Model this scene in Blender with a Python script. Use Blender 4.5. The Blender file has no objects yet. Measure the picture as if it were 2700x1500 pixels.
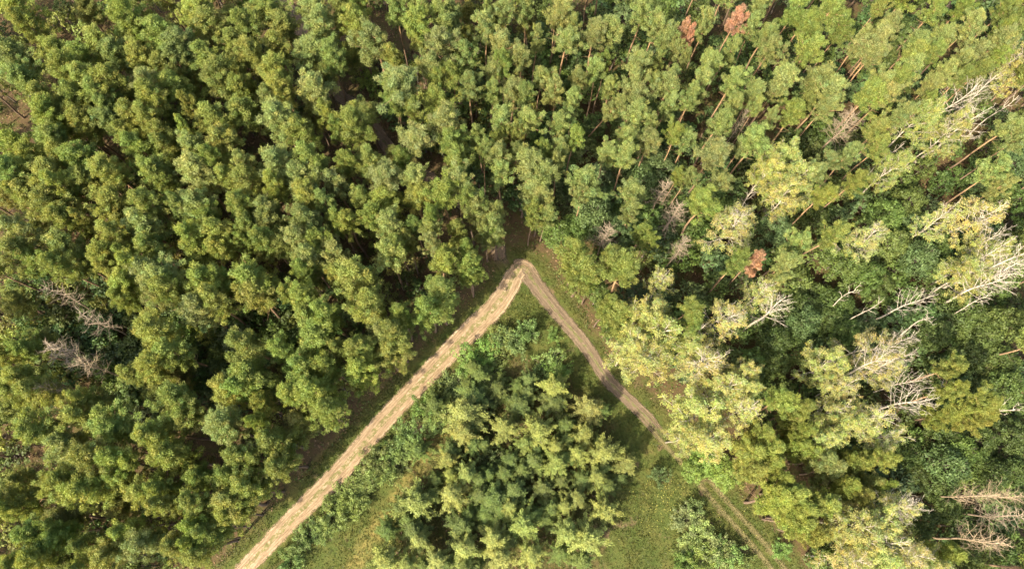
SUN_ELEV, SUN_AZIM, SUN_STRENGTH, SUN_COLOR, SKY_STRENGTH, EXPOSURE = 47.0, 219.0, 3.3, (1.0, .90, .73), .15, 1.88
C_Y, C_G, C_B, C_P, C_D, C_R = (.215, .240, .054), (.188, .225, .054), (.175, .215, .064), (.22, .25, .080), (.165, .18, .045), (.42, .24, .15)
C_BI, C_BH = (.275, .28, .08), (.30, .285, .09)
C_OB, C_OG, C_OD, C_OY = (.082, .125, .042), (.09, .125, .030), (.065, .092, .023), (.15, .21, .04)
C_YB, C_YD = (.20, .22, .058), (.11, .142, .036)
C_BG, C_BB, C_BP = (.155, .205, .055), (.125, .17, .06), (.195, .24, .085)
C_GR, C_GR2, C_DRY = (.050, .070, .013), (.085, .085, .02), (.125, .115, .03)
SAND_C, SAND_D, FAINT_C, FAINT_D = (.365, .268, .165), (.14, .096, .052), (.18, .132, .085), (.085, .062, .038)
DENS, PINE_W = 1.0, 1.0
# crown marks read off the photograph: nine crops (origin in photo pixels), each 'x,y,r,look' in crop pixels (2.862 per photo pixel)
CR = 2.8622
PINES = {
(0,0): "80,40,120,y 190,140,90,y 60,410,130,b 150,550,110,b 620,70,90,d 910,100,150,y 930,230,100,g 1160,160,80,d 1440,60,150,y 1560,150,130,g 1770,100,80,d 2030,70,120,g 1840,200,95,g 2140,170,110,g 2390,60,110,p 2400,170,110,p 2550,140,60,d 440,380,110,y 560,400,100,g 440,520,110,y 610,540,110,g 710,340,110,y 880,360,110,b 1240,280,130,g 1400,340,110,b 1050,450,110,y 1190,490,100,g 1320,430,90,b 1560,430,120,g 1600,570,120,g 1740,330,90,g 1890,370,110,y 2060,330,100,y 2030,540,110,y 2300,370,120,p 2480,420,90,b 2430,540,80,d 850,580,120,y 1090,620,100,p 1120,740,110,y 1330,680,120,y 1420,790,60,y 1390,580,80,d 1810,560,90,y 1770,660,90,y 1850,800,130,g 2140,680,90,y 2010,720,80,b 2090,850,130,p 2160,960,90,p 2340,670,130,p 330,710,100,y 400,800,110,y 320,880,110,y 530,730,110,g 700,690,110,g 810,770,80,b 490,910,90,d 620,930,110,y 820,880,100,b 960,840,100,y 1110,900,110,y 1200,980,90,y 1310,900,90,d 1380,970,50,y 1480,760,90,d 1620,900,130,y 1680,1030,110,y 2290,1000,110,y 2370,860,70,d 2470,840,70,y 2550,940,70,g 110,1100,120,y 220,1180,90,y 340,1050,120,g 470,1130,100,y 620,1210,110,g 650,1330,120,g 830,1250,110,y 950,1010,90,y 1030,1080,110,g 1230,1080,100,y 1110,1290,100,g 1220,1320,90,b 1460,1130,100,p 1620,1160,80,g 1460,1320,130,p 1700,1310,90,y 1810,1220,80,p 1870,1320,110,g 2070,1200,130,b 2330,1190,110,g 2270,1350,120,p 2540,1180,70,g 2520,1350,90,p 350,1300,120,y 190,1260,80,y 60,1310,90,b 150,1400,90,y 440,1370,90,y 2050,1390,90,y",
(900,0): "40,50,90,g 150,60,90,g 120,190,110,y 260,320,130,b 90,370,100,d 410,60,80,p 550,70,110,p 560,200,110,g 570,300,90,y 720,100,80,p 860,110,90,p 810,200,110,p 740,320,130,p 860,380,70,g 960,60,80,d 1120,60,60,p 1090,200,100,p 1170,130,60,d 1250,90,80,p 1400,70,90,p 1190,330,110,p 1420,170,100,d 1470,300,70,p 1370,470,80,p 950,400,90,p 970,270,50,d 1640,60,130,p 1610,170,80,p 1680,310,110,p 1740,180,60,p 1900,290,100,p 2040,220,110,p 1990,490,70,g 2270,90,110,p 2370,200,90,p 2440,300,110,p 2520,390,70,p 400,460,90,y 450,620,150,p 400,730,100,g 530,790,80,g 650,510,110,p 700,610,80,g 720,720,130,g 800,860,140,p 840,560,90,g 970,620,100,p 1130,560,90,p 1120,690,80,p 1230,470,80,g 1300,670,120,p 1380,720,80,b 1500,590,80,p 1620,690,100,p 1790,590,80,p 1770,730,80,p 1930,560,80,p 2050,640,80,p 2230,470,110,p 2230,590,100,p 2360,480,70,p 2220,720,120,p 2200,860,110,p 2480,650,110,p 2450,770,100,p 2350,630,60,g 2500,560,80,p 60,900,120,g 200,850,110,d 130,1000,80,g 200,1210,110,g 520,1090,130,p 490,1200,90,g 380,1180,80,d 300,1330,110,p 550,1380,120,p 820,1060,120,g 850,1170,120,g 1050,1030,90,p 1070,1130,70,p 1190,870,110,p 1390,910,100,p 1340,1000,70,g 1190,1060,70,g 1180,1160,100,p 1200,1270,110,p 1310,1140,60,b 1400,1250,130,p 1540,1150,80,g 1460,1370,130,p 1640,930,110,p 1660,1130,90,p 1750,1050,80,g 1650,1240,90,p 1560,1340,110,p 1840,1350,140,p 1990,1170,90,p 2140,1200,100,p 2160,1030,90,p 2330,1060,110,p 2340,960,80,p 2520,1040,80,g 880,1400,110,p 20,1200,80,g 2540,1330,60,y",
(1800,0): "180,180,90,p 560,60,80,p 340,370,100,p 630,250,100,p 660,360,110,p 560,180,90,p 850,70,110,g 900,170,100,g 1110,70,130,g 1180,170,90,g 1180,250,80,g 980,280,80,g 940,370,120,g 30,440,60,p 190,490,110,p 110,620,120,p 380,600,120,p 60,760,90,p 520,730,90,p 550,820,70,p 400,790,90,p 270,920,110,p 740,600,120,p 680,690,80,p 800,640,90,p 850,850,110,g 900,780,90,g 1080,560,150,p 1090,690,130,p 1080,790,100,p 1370,300,90,p 1470,330,120,p 1420,430,110,p 1580,170,90,p 1590,100,80,p 1510,240,80,p 1770,300,110,p 1740,400,100,g 1960,290,110,p 1900,380,80,g 1480,610,120,p 1400,710,130,g 1520,720,90,p 1700,520,120,p 1640,600,80,g 1980,530,100,p 1870,640,90,p 1850,760,60,g 2190,170,110,p 2200,390,110,p 2130,470,90,p 2390,300,100,p 2420,210,90,g 2380,400,80,g 2530,170,80,g 2440,60,90,g 1920,50,90,g 1480,50,70,g 2120,40,80,g 2230,560,80,g 2100,600,70,g 560,1050,120,p 660,890,60,p 430,1120,80,p 30,1080,90,p 200,1200,140,p 240,1380,100,p 40,1330,80,p 1290,1160,100,p 1440,1000,110,g 1640,870,90,p 1480,1100,90,g 1100,1230,100,p 1000,1300,90,p 1300,1360,100,y 2380,1280,110,p 2420,1370,90,p 2450,950,120,p 2530,1050,90,p",
(0,500): "200,60,110,y 390,90,120,y 480,170,100,y 60,40,80,d 140,270,100,p 290,280,70,d 600,200,50,y 600,290,60,d 820,90,120,y 860,170,90,y 1130,70,110,y 1060,170,80,d 1340,110,70,p 1490,140,110,p 1580,200,80,g 1850,90,100,g 1840,170,90,g 2030,150,110,p 2450,80,70,b 2280,30,100,y 2250,190,80,p 2340,260,110,b 2540,230,80,g 150,450,120,g 230,500,90,g 460,460,130,g 430,560,90,y 570,540,80,y 740,500,100,y 830,590,90,y 850,330,100,y 800,380,70,y 1080,280,120,p 1100,400,100,g 960,480,80,y 1000,540,90,y 1420,330,100,y 1620,290,110,y 1680,390,110,y 1450,450,110,y 1830,290,90,g 1980,250,90,p 2000,340,100,g 1860,380,60,g 2220,350,100,p 2160,400,80,g 1980,460,70,d 2400,400,100,g 2480,500,110,p 2320,520,110,p 2260,600,90,g 2530,640,70,y 1080,630,120,p 1240,640,120,p 1150,760,110,p 1290,770,100,y 900,720,110,y 900,820,80,y 1540,650,130,y 1700,720,80,y 1880,650,160,y 1900,780,130,y 1490,900,120,p 1600,850,110,y 1540,960,80,p 100,850,100,d 280,1140,100,d 190,1180,90,g 40,1250,80,y 150,1380,110,y 1130,1080,130,y 1160,1180,130,y 1290,1210,110,g 1100,1320,110,y 1330,1350,100,d 950,1390,90,g 1840,1150,130,g 2080,1210,90,g 1850,1350,130,y 1760,1390,90,g 2180,750,80,g 2280,830,110,y 2450,930,120,y 2330,930,90,g 2360,1130,130,g 2280,1330,120,g 2480,1330,90,g 2530,1180,70,g",
(900,500): "370,80,110,y 560,60,110,y 780,60,130,y 960,60,100,g 130,60,90,g 40,230,90,y 200,190,80,g 330,260,100,p 360,490,110,p 430,400,80,g 560,260,70,b 690,300,90,p 700,200,70,g 690,400,80,p 500,390,70,g 870,290,90,g 1060,150,130,p 1170,190,70,p 1250,330,110,p 1090,320,70,p 1310,430,100,g 750,540,120,y 960,480,90,g 1000,590,120,g 1060,670,80,g 1500,80,110,p 1540,170,90,p 1410,300,80,y 1820,40,80,p 2210,50,100,p 2200,130,90,p 1450,430,90,y 2290,290,90,g 2300,390,80,g 1750,520,140,g 1720,650,150,g 1740,780,130,g 2060,520,140,g 2110,640,140,g 130,620,150,y 180,850,130,y 250,930,90,y 660,740,130,g 740,820,150,g 720,940,130,g 450,960,100,g 780,1090,110,g 330,1080,110,p 420,1160,130,g 390,1290,120,y 130,1150,100,g 140,1250,110,g 100,1370,120,y 2000,1000,120,g 1990,880,100,g",
(1800,500): "170,80,140,y 420,560,110,g 880,430,120,p 760,570,110,p 720,660,90,p 1140,300,120,y 1030,60,90,y 60,880,100,g 90,980,90,g 2050,1350,110,y",
(0,1000): "60,80,110,y 250,60,120,y 100,250,100,d 280,370,130,y 550,280,130,y 580,150,90,y 480,490,130,p 850,340,140,g 820,200,110,d 680,600,130,y 850,620,120,g 430,760,120,y 120,760,110,d 70,880,120,y 60,980,90,y 650,830,140,y 1230,70,110,d 1300,150,130,g 1140,360,120,g 1100,420,90,g 1370,300,120,y 1680,120,120,y 1780,40,110,g 1620,350,120,p 1930,180,80,y 2000,100,90,d 1900,310,70,y 2070,450,130,g 2100,540,120,g 2130,660,110,g 1280,600,130,y 1460,720,100,y 1400,620,90,d 860,780,80,y 1050,870,130,y 1180,840,100,g 1230,960,90,y 1450,960,100,g 1700,660,110,g 1800,600,110,g 1700,750,120,g 1900,720,120,d 1740,940,150,y 1760,1060,110,y 1950,920,120,y 250,1170,110,g 430,1140,110,g 520,1050,110,d 620,1240,90,g 230,1340,110,y 130,1350,90,y 830,1280,110,y 920,1120,100,y 1100,1230,120,p 1340,1210,110,g 1460,1130,110,y 1520,1300,130,g 1650,1200,110,g 1640,1400,90,g 600,1410,80,y 2260,330,110,d 2400,90,140,y 2450,250,120,g 2200,60,110,y 450,1400,90,d 850,950,90,d",
(1800,1000): "800,160,140,g 870,250,120,g 660,640,120,y 1000,1160,130,y 760,760,110,y 600,450,130,y 560,560,140,y 690,520,130,y 530,700,120,y 860,480,110,y 900,380,110,y 1090,600,130,p 1150,690,110,p 1300,600,120,g 1520,580,110,y 990,560,110,y 1430,760,90,p 1530,800,80,y 2060,250,130,y 2240,300,130,y 2270,200,110,y 2040,100,110,y 700,950,170,y 850,850,150,y 900,1050,170,y 800,1150,130,y 1050,950,140,y 1260,820,120,y 1330,900,110,y 2040,1310,110,y",
}
# birches: look l leafy, h half bare, n bare; x,y = crown centre
BIRCH = {
(1800,0): "740,1190,110,l 860,1340,120,l 640,1290,90,l 1800,870,110,l 2050,960,100,l 1600,1250,90,l 2520,430,110,h 2540,520,90,h",
(900,500): "2300,960,140,l 2350,1110,150,l 2200,1180,110,l 2330,1250,140,l 2420,700,90,h",
(1800,500): "390,280,150,h 1390,380,110,h 2240,190,150,h 1960,220,90,h 790,40,110,l 330,920,120,h 600,790,110,h 150,1280,150,h 60,1170,100,l 470,1380,90,l 2200,620,130,l 2300,480,120,l 1450,1150,120,h 1100,1320,130,l 1550,1330,110,h",
(1800,1000): "270,90,140,l 500,80,80,l 140,260,150,l 230,430,130,l 480,230,110,h 60,420,100,l 1210,60,110,h 1140,230,90,h 1220,330,110,l 1070,430,90,l 1400,310,140,h 1570,420,110,h 1640,960,120,h 1250,1080,140,l 1480,1080,140,l 1500,1190,150,h 1300,1190,120,l 1250,1370,130,h 1500,1370,140,l 1700,1340,130,h 1850,1400,110,l",
}
# bare birches and snags: x,y = the TOP of the tree, r = half width of its fan, look n full bare crown, s snag with a few limbs
BARE = {
(1800,0): "2270,820,130,n 1690,1060,70,s 2250,590,110,n 2400,570,70,n 2576,690,60,s",
(1800,500): "2560,470,130,n 2600,560,130,n 2480,620,110,n 2480,320,80,n 2500,400,80,n 790,840,110,n 1330,760,60,s 1510,860,50,s 1880,770,80,n 1930,970,70,s 1750,1070,80,n 1570,1280,100,n 1750,1240,80,n 1850,1400,70,n 2320,815,50,s 210,1040,60,s 360,1220,50,s 540,30,40,s",
(1800,1000): "1860,120,110,n 2060,20,60,s 2560,230,80,s 1800,960,110,n",
}
# dead conifers: x,y crown centre
DEAD = {
(0,500): "460,790,100,g 720,990,110,g 490,1230,130,b 690,1330,140,t",
(0,1000): "430,80,90,t",
(1800,0): "1220,950,120,b 430,930,60,b",
(900,500): "2510,190,100,b 1990,350,95,b 2560,440,80,b 2420,20,80,b",
(1800,1000): "2180,880,120,t 2420,880,120,t 2270,1220,160,t 2420,1030,130,g",
}
RUST = {(1800,0): "400,140,90,r 55,260,45,r 0,220,55,r", (1800,500): "550,520,80,r"}
# broadleaf trees
OAK = {
(900,0): "2400,1270,140,b 2290,1360,110,b",
(0,500): "310,610,90,b",
(900,500): "1890,650,90,g 2010,860,90,g 2090,1040,100,g 1940,770,80,g 1900,200,140,b 1780,290,120,g 2100,320,110,b 1650,330,110,g 1950,80,90,b",
(1800,500): "1550,190,120,g 1720,80,110,g 1800,500,130,b 1600,400,110,g 1250,570,140,g 1390,640,110,g 1170,870,130,d 1090,970,110,d 900,880,100,d 920,1000,110,b 1230,1060,100,d 700,1140,110,d 880,1180,110,d 700,1300,110,d 2150,950,150,d 2260,1110,150,d 2370,1000,120,g 1920,1080,110,d 2420,1290,130,d 2500,1000,110,g 2180,1260,120,d 1480,700,110,d 700,280,100,b 330,160,90,d 1000,230,90,d 1930,400,100,d",
(1800,1000): "2000,430,130,d 2110,540,120,g 2000,640,140,b 2200,620,120,d 2260,450,110,d 1700,560,110,d 1750,720,110,d 1960,820,120,d 2500,430,120,d 2450,60,130,g 2300,80,110,d 2520,700,110,d 1980,960,110,d 1820,1050,100,d 180,600,110,y 330,700,110,y 90,690,80,y 1760,1160,100,d 2350,720,110,d",
}
YOUNG = {
(900,1000): "940,250,150,y 1610,60,120,y 1870,220,110,y 1240,370,110,y 1380,490,70,y 1340,200,120,g 1480,390,130,y 1620,510,75,y 1830,420,100,y 1990,550,130,y 2150,640,90,y 920,400,110,y 830,540,90,g 800,610,90,y 950,710,100,y 820,720,70,y 840,870,120,y 570,930,150,y 1160,920,160,g 1310,830,110,g 1270,980,90,y 1620,640,100,y 1780,560,90,y 1930,740,90,y 1660,760,80,g 1780,900,90,y 1680,950,80,y 1980,980,110,y 1370,1100,130,y 1700,1140,110,y 1850,1190,140,y 550,1120,110,g 590,1220,100,y 940,1290,130,y 1170,1210,130,y 1200,1340,120,y 1430,1320,110,y 350,1370,120,y 500,1390,90,y 720,1370,100,y 1010,120,130,g 1600,180,110,g 1450,620,110,g 1700,450,90,g 350,1130,90,g 900,1100,110,g 1100,1020,100,g 930,1400,90,y",
}
BUSH = {
(900,500): "1300,1150,130,b 1200,1140,90,g 1050,1240,100,g 950,1300,90,g 1130,1380,110,g 1600,1100,50,g 1400,1080,70,b 1580,1330,100,g 1640,1400,90,g",
(900,1000): "870,70,110,g 730,160,100,g 620,200,80,g 800,260,80,g 700,330,80,g 500,430,100,g 470,530,90,g 380,560,80,g 290,580,90,g 230,650,90,g 330,700,90,g 180,720,80,g 100,860,90,g 40,960,90,g 430,650,80,g 1130,620,75,b 2390,720,60,b 1150,100,100,b 150,890,70,g",
(0,1000): "2300,1190,90,g 2240,1290,80,g 2180,1390,80,g 2500,1050,90,g 2430,1120,70,g 2560,930,90,g",
(1800,1000): "40,1060,90,p 130,1150,100,p 60,1260,90,p 260,1280,90,p 150,1380,90,g 360,1320,90,p 430,1390,90,g 30,1380,80,g 100,980,60,p 1040,1330,100,b 760,1290,60,g",
}
import bpy, math, random
import numpy as np
from mathutils import Matrix, Vector
random.seed(7)
RNG = np.random.default_rng(11)
PI = math.pi
scene = bpy.context.scene
C = bpy.data.collections.new('forest'); scene.collection.children.link(C)

# ---------------------------------------------------------------- camera: a drone 119 m up, tipped 16.7 degrees off the vertical
PW, PH, F = 2700.0, 1500.0, 1900.0
H = 119.0
TILT, ROLL = math.radians(16.7), math.radians(4.0)
cam_d = bpy.data.cameras.new('camera'); cam = bpy.data.objects.new('camera', cam_d); C.objects.link(cam)
cam_d.sensor_fit = 'HORIZONTAL'; cam_d.sensor_width = 36.0; cam_d.lens = 36.0 * F / PW
cam_d.clip_start = 1.0; cam_d.clip_end = 3000.0
RM = Matrix.Rotation(TILT, 4, 'X') @ Matrix.Rotation(ROLL, 4, 'Z')
cam.matrix_world = Matrix.Translation((0, 0, H)) @ RM
scene.camera = cam
R3 = np.array(RM.to_3x3())

def at(px, py, z=0.0):
    """where the ray through a photo pixel meets the level z"""
    d = R3 @ np.array([(px - PW / 2) / F, -(py - PH / 2) / F, -1.0])
    t = (z - H) / d[2]
    return d[0] * t, d[1] * t

def to_px(x, y, z):
    q = R3.T @ np.array([x, y, z - H])
    return PW / 2 - F * q[0] / q[2], PH / 2 + F * q[1] / q[2]

def px_scale(x, y, z):
    q = R3.T @ np.array([x, y, z - H])
    return F / -q[2]

# ---------------------------------------------------------------- light
SUN_EL, SUN_AZ = math.radians(SUN_ELEV), math.radians(SUN_AZIM)   # azimuth: compass angle from +Y towards +X
w = bpy.data.worlds.new('World'); scene.world = w; w.use_nodes = True
nt = w.node_tree; bg = nt.nodes['Background']; bg.inputs['Strength'].default_value = SKY_STRENGTH
sky = nt.nodes.new('ShaderNodeTexSky'); sky.sky_type = 'NISHITA'; sky.sun_disc = False
sky.sun_elevation = SUN_EL; sky.sun_rotation = SUN_AZ; sky.dust_density = 4.0; sky.ozone_density = .4
nt.links.new(sky.outputs[0], bg.inputs[0])
sd = bpy.data.lights.new('sun', 'SUN'); sd.energy = SUN_STRENGTH; sd.angle = math.radians(0.5); sd.color = SUN_COLOR
so = bpy.data.objects.new('sun', sd); C.objects.link(so)
sv = Vector((math.sin(SUN_AZ) * math.cos(SUN_EL), math.cos(SUN_AZ) * math.cos(SUN_EL), math.sin(SUN_EL)))
so.rotation_euler = sv.to_track_quat('Z', 'Y').to_euler(); so.location = sv * 300
vs = scene.view_settings; vs.view_transform = 'Standard'; vs.look = 'None'; vs.gamma = 1.0; vs.use_curve_mapping = False
vs.exposure = EXPOSURE
scene.cycles.max_bounces = 10; scene.cycles.diffuse_bounces = 7; scene.cycles.transmission_bounces = 6
scene.cycles.glossy_bounces = 2; scene.cycles.transparent_max_bounces = 8

# ---------------------------------------------------------------- mesh helpers
class MB:
    """collects vertices, faces (triangles and quads), a tint per vertex and a material slot per face"""
    def __init__(s): s.V = []; s.T = []; s.L = []; s.n = []; s.M = []; s.k = 0
    def add(s, V, Fc, tint=(1, 1, 1), mat=0):
        V = np.asarray(V, float).reshape(-1, 3); Fc = np.asarray(Fc, int)
        if not len(Fc): return
        t = np.asarray(tint, float); t = np.broadcast_to(t, (len(V), 3)) if t.ndim == 1 else t
        s.V.append(V); s.T.append(t); s.L.append((Fc + s.k).ravel()); s.n.append(np.full(len(Fc), Fc.shape[1])); s.M.append(np.full(len(Fc), mat)); s.k += len(V)
    def merge(s, o, mtx=None, tint=None, mat=0):
        for V, T, L, n in zip(*o.arrays()):
            V2 = V if mtx is None else V @ mtx[:3, :3].T + mtx[:3, 3]
            s.V.append(V2); s.T.append(T if tint is None else T * np.asarray(tint)); s.L.append(L + s.k); s.n.append(n); s.M.append(np.full(len(n), mat)); s.k += len(V)
    def arrays(s):
        V = np.concatenate(s.V); T = np.concatenate(s.T); L = np.concatenate(s.L); n = np.concatenate(s.n)
        return [V], [T], [L], [n]
    def mesh(s, name, mats, smooth=False):
        me = bpy.data.meshes.new(name)
        V = np.concatenate(s.V); T = np.concatenate(s.T); L = np.concatenate(s.L); n = np.concatenate(s.n); M = np.concatenate(s.M)
        me.vertices.add(len(V)); me.vertices.foreach_set('co', V.astype(np.float32).ravel())
        me.loops.add(len(L)); me.loops.foreach_set('vertex_index', L.astype(np.int32))
        me.polygons.add(len(n)); st = np.concatenate([[0], np.cumsum(n)[:-1]])
        me.polygons.foreach_set('loop_start', st.astype(np.int32)); me.polygons.foreach_set('loop_total', n.astype(np.int32))
        me.polygons.foreach_set('material_index', M.astype(np.int32))
        a = me.attributes.new('tint', 'FLOAT_COLOR', 'POINT')
        a.data.foreach_set('color', np.concatenate([T, np.ones((len(T), 1))], 1).astype(np.float32).ravel())
        me.update(calc_edges=True)
        if smooth: me.polygons.foreach_set('use_smooth', np.ones(len(n), bool))
        for m in mats: me.materials.append(m)
        return me

def unit(v): return v / np.maximum(np.linalg.norm(v, axis=-1, keepdims=True), 1e-9)

def leaves(mb, P, N, ln, wd, jit=0.6, along=None, tint=None, rng=RNG):
    """one pointed leaf clump (a bent diamond) per point P, facing about N; along = wished long axis"""
    n = len(P)
    if n == 0: return
    N = unit(N + rng.normal(0, jit, (n, 3)))
    A = rng.normal(0, 1, (n, 3)) if along is None else along + rng.normal(0, .35, (n, 3))
    A = unit(A - N * (A * N).sum(1, keepdims=True)); B = np.cross(N, A)
    l = (ln * rng.uniform(.65, 1.35, n))[:, None]; b = (wd * rng.uniform(.65, 1.35, n))[:, None]
    k = rng.uniform(-.25, .25, (n, 1))
    V = np.stack([P - A * l * .5, P + B * b * .5 + A * l * k - N * b * .18, P + A * l * .5, P - B * b * .5 + A * l * k - N * b * .18], 1)
    t = np.ones((n, 3)) if tint is None else tint
    t = t * rng.uniform(.8, 1.2, (n, 1))
    mb.add(V.reshape(-1, 3), np.arange(n * 4).reshape(n, 4), np.repeat(t, 4, 0))

def tube(mb, P, R, k=5, mat=0, tint=(1, 1, 1)):
    P = np.asarray(P, float); R = np.asarray(R, float); n = len(P)
    D = unit(np.gradient(P, axis=0)); U = np.cross(D, np.array([.31, .95, .05])); U = unit(U); W = np.cross(D, U)
    a = np.arange(k) * 2 * PI / k
    V = (P[:, None] + R[:, None, None] * (np.cos(a)[None, :, None] * U[:, None] + np.sin(a)[None, :, None] * W[:, None])).reshape(-1, 3)
    i = np.arange(n - 1)[:, None] * k; j = np.arange(k)[None]; j2 = (j + 1) % k
    Fc = np.stack([i + j, i + j2, i + k + j2, i + k + j], -1).reshape(-1, 4)
    mb.add(V, Fc, tint, mat)
    mb.add(np.vstack([V[-k:]]), np.array([[0, q, q + 1] for q in range(1, k - 1)]), tint, mat)

def limb(mb, p, d, L, r0, r1=None, n=4, up=0.0, wig=.08, k=4, rng=RNG, tint=(1, 1, 1)):
    """a bent limb from p along d; up bends it up (+) or makes it droop (-); returns its points and directions"""
    p = np.array(p, float); d = unit(np.array(d, float)); pts = [p.copy()]; ds = [d.copy()]
    for i in range(n):
        d = unit(d + rng.normal(0, wig, 3) + np.array([0, 0, up / n])); p = p + d * L / n
        pts.append(p.copy()); ds.append(d.copy())
    pts = np.array(pts); tube(mb, pts, np.linspace(r0, r0 * .3 if r1 is None else r1, n + 1), k, tint=tint)
    return pts, np.array(ds)

def along(pts, f):
    s = f * (len(pts) - 1); i = min(int(s), len(pts) - 2); u = s - i
    return pts[i] * (1 - u) + pts[i + 1] * u

def ball(n, rng=RNG):
    return unit(rng.normal(0, 1, (n, 3)))

def clump(mb, c, r, n, ln, wd, flat=.7, low=-.45, jit=.55, tint=(1, 1, 1), rng=RNG, spike=.3, out=None):
    """a lobe of foliage: leaf clumps over a flattened ball with its underside left thin"""
    D = ball(int(n * 1.5), rng); D = D[D[:, 2] > low][:n]
    rr = r * rng.uniform(.55, 1.08, (len(D), 1)) * (1 + .22 * np.sin(D[:, :1] * 7 + c[0] * 5) * np.cos(D[:, 1:2] * 6 + c[1] * 3))
    P = c + D * rr * np.array([1, 1, flat])
    N = D.copy(); N[:, 2] += .25
    t = np.tile(np.asarray(tint, float), (len(D), 1))
    s = rng.random(len(D)) < spike
    ax = D + np.array([0, 0, .5]) if out is None else D + np.asarray(out) * .9
    leaves(mb, P[~s], N[~s], ln, wd, jit, tint=t[~s], rng=rng)
    sd_ = rng.normal(0, 1, (s.sum(), 3)); side = np.cross(unit(ax[s]), sd_)
    leaves(mb, P[s] + unit(ax[s]) * ln * .3, side, ln * 1.25, wd * .55, .2, along=unit(ax[s]) * 3, tint=t[s], rng=rng)

# ---------------------------------------------------------------- materials
def node_mat(name):
    m = bpy.data.materials.new(name); m.use_nodes = True
    n = m.node_tree.nodes; b = n['Principled BSDF']
    return m, n, m.node_tree.links, b

def mul(n, l, a, b_):
    x = n.new('ShaderNodeMix'); x.data_type = 'RGBA'; x.blend_type = 'MULTIPLY'; x.inputs[0].default_value = 1.0
    for i, s in ((6, a), (7, b_)):
        if isinstance(s, tuple): x.inputs[i].default_value = s
        else: l.new(s, x.inputs[i])
    return x.outputs[2]

def foliage_mat(name, rough=.6, trans=.42, var=.5):
    m, n, l, b = node_mat(name)
    oi = n.new('ShaderNodeObjectInfo'); at_ = n.new('ShaderNodeAttribute'); at_.attribute_name = 'tint'
    col = mul(n, l, oi.outputs['Color'], at_.outputs['Color'])
    geo = n.new('ShaderNodeNewGeometry'); nz = n.new('ShaderNodeTexNoise'); nz.inputs['Scale'].default_value = .9; nz.inputs['Detail'].default_value = 3
    l.new(geo.outputs['Position'], nz.inputs['Vector'])
    rp = n.new('ShaderNodeValToRGB'); e = rp.color_ramp.elements
    e[0].position, e[1].position = .32, .68
    e[0].color = (1 - .35 * var, 1 - .2 * var, 1 - .2 * var, 1); e[1].color = (1 + .35 * var, 1 + .22 * var, 1 + .05 * var, 1)
    l.new(nz.outputs['Fac'], rp.inputs['Fac'])
    col = mul(n, l, col, rp.outputs['Color'])
    l.new(col, b.inputs['Base Color']); b.inputs['Roughness'].default_value = rough; b.inputs['Specular IOR Level'].default_value = .25
    tr = n.new('ShaderNodeBsdfTranslucent'); l.new(mul(n, l, col, (1.25, 1.2, .7, 1)), tr.inputs['Color'])
    mx = n.new('ShaderNodeMixShader'); mx.inputs[0].default_value = trans
    l.new(b.outputs[0], mx.inputs[1]); l.new(tr.outputs[0], mx.inputs[2]); l.new(mx.outputs[0], n['Material Output'].inputs[0])
    return m

def bark_mat(name, lo, hi, z0=None, z1=None, spots=None, scale=3.0):
    """bark that changes from lo at the foot to hi further up the stem; spots = birch-like dark patches"""
    m, n, l, b = node_mat(name)
    tc = n.new('ShaderNodeTexCoord'); sx = n.new('ShaderNodeSeparateXYZ'); l.new(tc.outputs['Object'], sx.inputs[0])
    mr = n.new('ShaderNodeMapRange'); mr.inputs[1].default_value = z0 or 0; mr.inputs[2].default_value = z1 or 1
    l.new(sx.outputs['Z'], mr.inputs[0])
    mp = n.new('ShaderNodeMapping'); mp.inputs['Scale'].default_value = (scale, scale, scale * .35); l.new(tc.outputs['Object'], mp.inputs[0])
    nz = n.new('ShaderNodeTexNoise'); nz.inputs['Scale'].default_value = 1.6; nz.inputs['Detail'].default_value = 5; l.new(mp.outputs[0], nz.inputs['Vector'])
    x = n.new('ShaderNodeMix'); x.data_type = 'RGBA'; l.new(mr.outputs[0], x.inputs[0]); x.inputs[6].default_value = (*lo, 1); x.inputs[7].default_value = (*hi, 1)
    rp = n.new('ShaderNodeValToRGB'); e = rp.color_ramp.elements
    if spots: e[0].position, e[1].position = .36, .44; e[0].color = (*spots, 1); e[1].color = (1, 1, 1, 1)
    else: e[0].position, e[1].position = .3, .7; e[0].color = (.62, .6, .58, 1); e[1].color = (1.2, 1.2, 1.2, 1)
    l.new(nz.outputs['Fac'], rp.inputs[0])
    at_ = n.new('ShaderNodeAttribute'); at_.attribute_name = 'tint'
    l.new(mul(n, l, mul(n, l, x.outputs[2], rp.outputs[0]), at_.outputs['Color']), b.inputs['Base Color']); b.inputs['Roughness'].default_value = .85
    b.inputs['Specular IOR Level'].default_value = .15
    return m

M_needle = foliage_mat('pine_needles'); M_leaf = foliage_mat('broad_leaves', .55, .3); M_birch = foliage_mat('birch_leaves', .55, .38)
M_pbark = bark_mat('pine_bark', (.15, .105, .07), (.37, .235, .12), 5, 15)
M_bbark = bark_mat('birch_bark', (.30, .26, .195), (.44, .38, .285), 3, 12, (.25, .22, .2))
M_oak = bark_mat('grey_bark', (.12, .10, .08), (.16, .13, .10))
M_dead = bark_mat('dead_bark', (.19, .14, .09), (.31, .245, .165), 5, 14)
M_pinkdead = bark_mat('weathered_bark', (.27, .20, .125), (.39, .30, .185), 5, 14)

# ---------------------------------------------------------------- tree prototypes, in metres, standing at the origin
def crown_profile(u):
    """half width of a pine crown from its base u = 0 to its tip u = 1"""
    return 1.16 * max(.04, math.sin(PI * min(.985, u * .72 + .28))) ** .8 * (1 - .22 * u)

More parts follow.
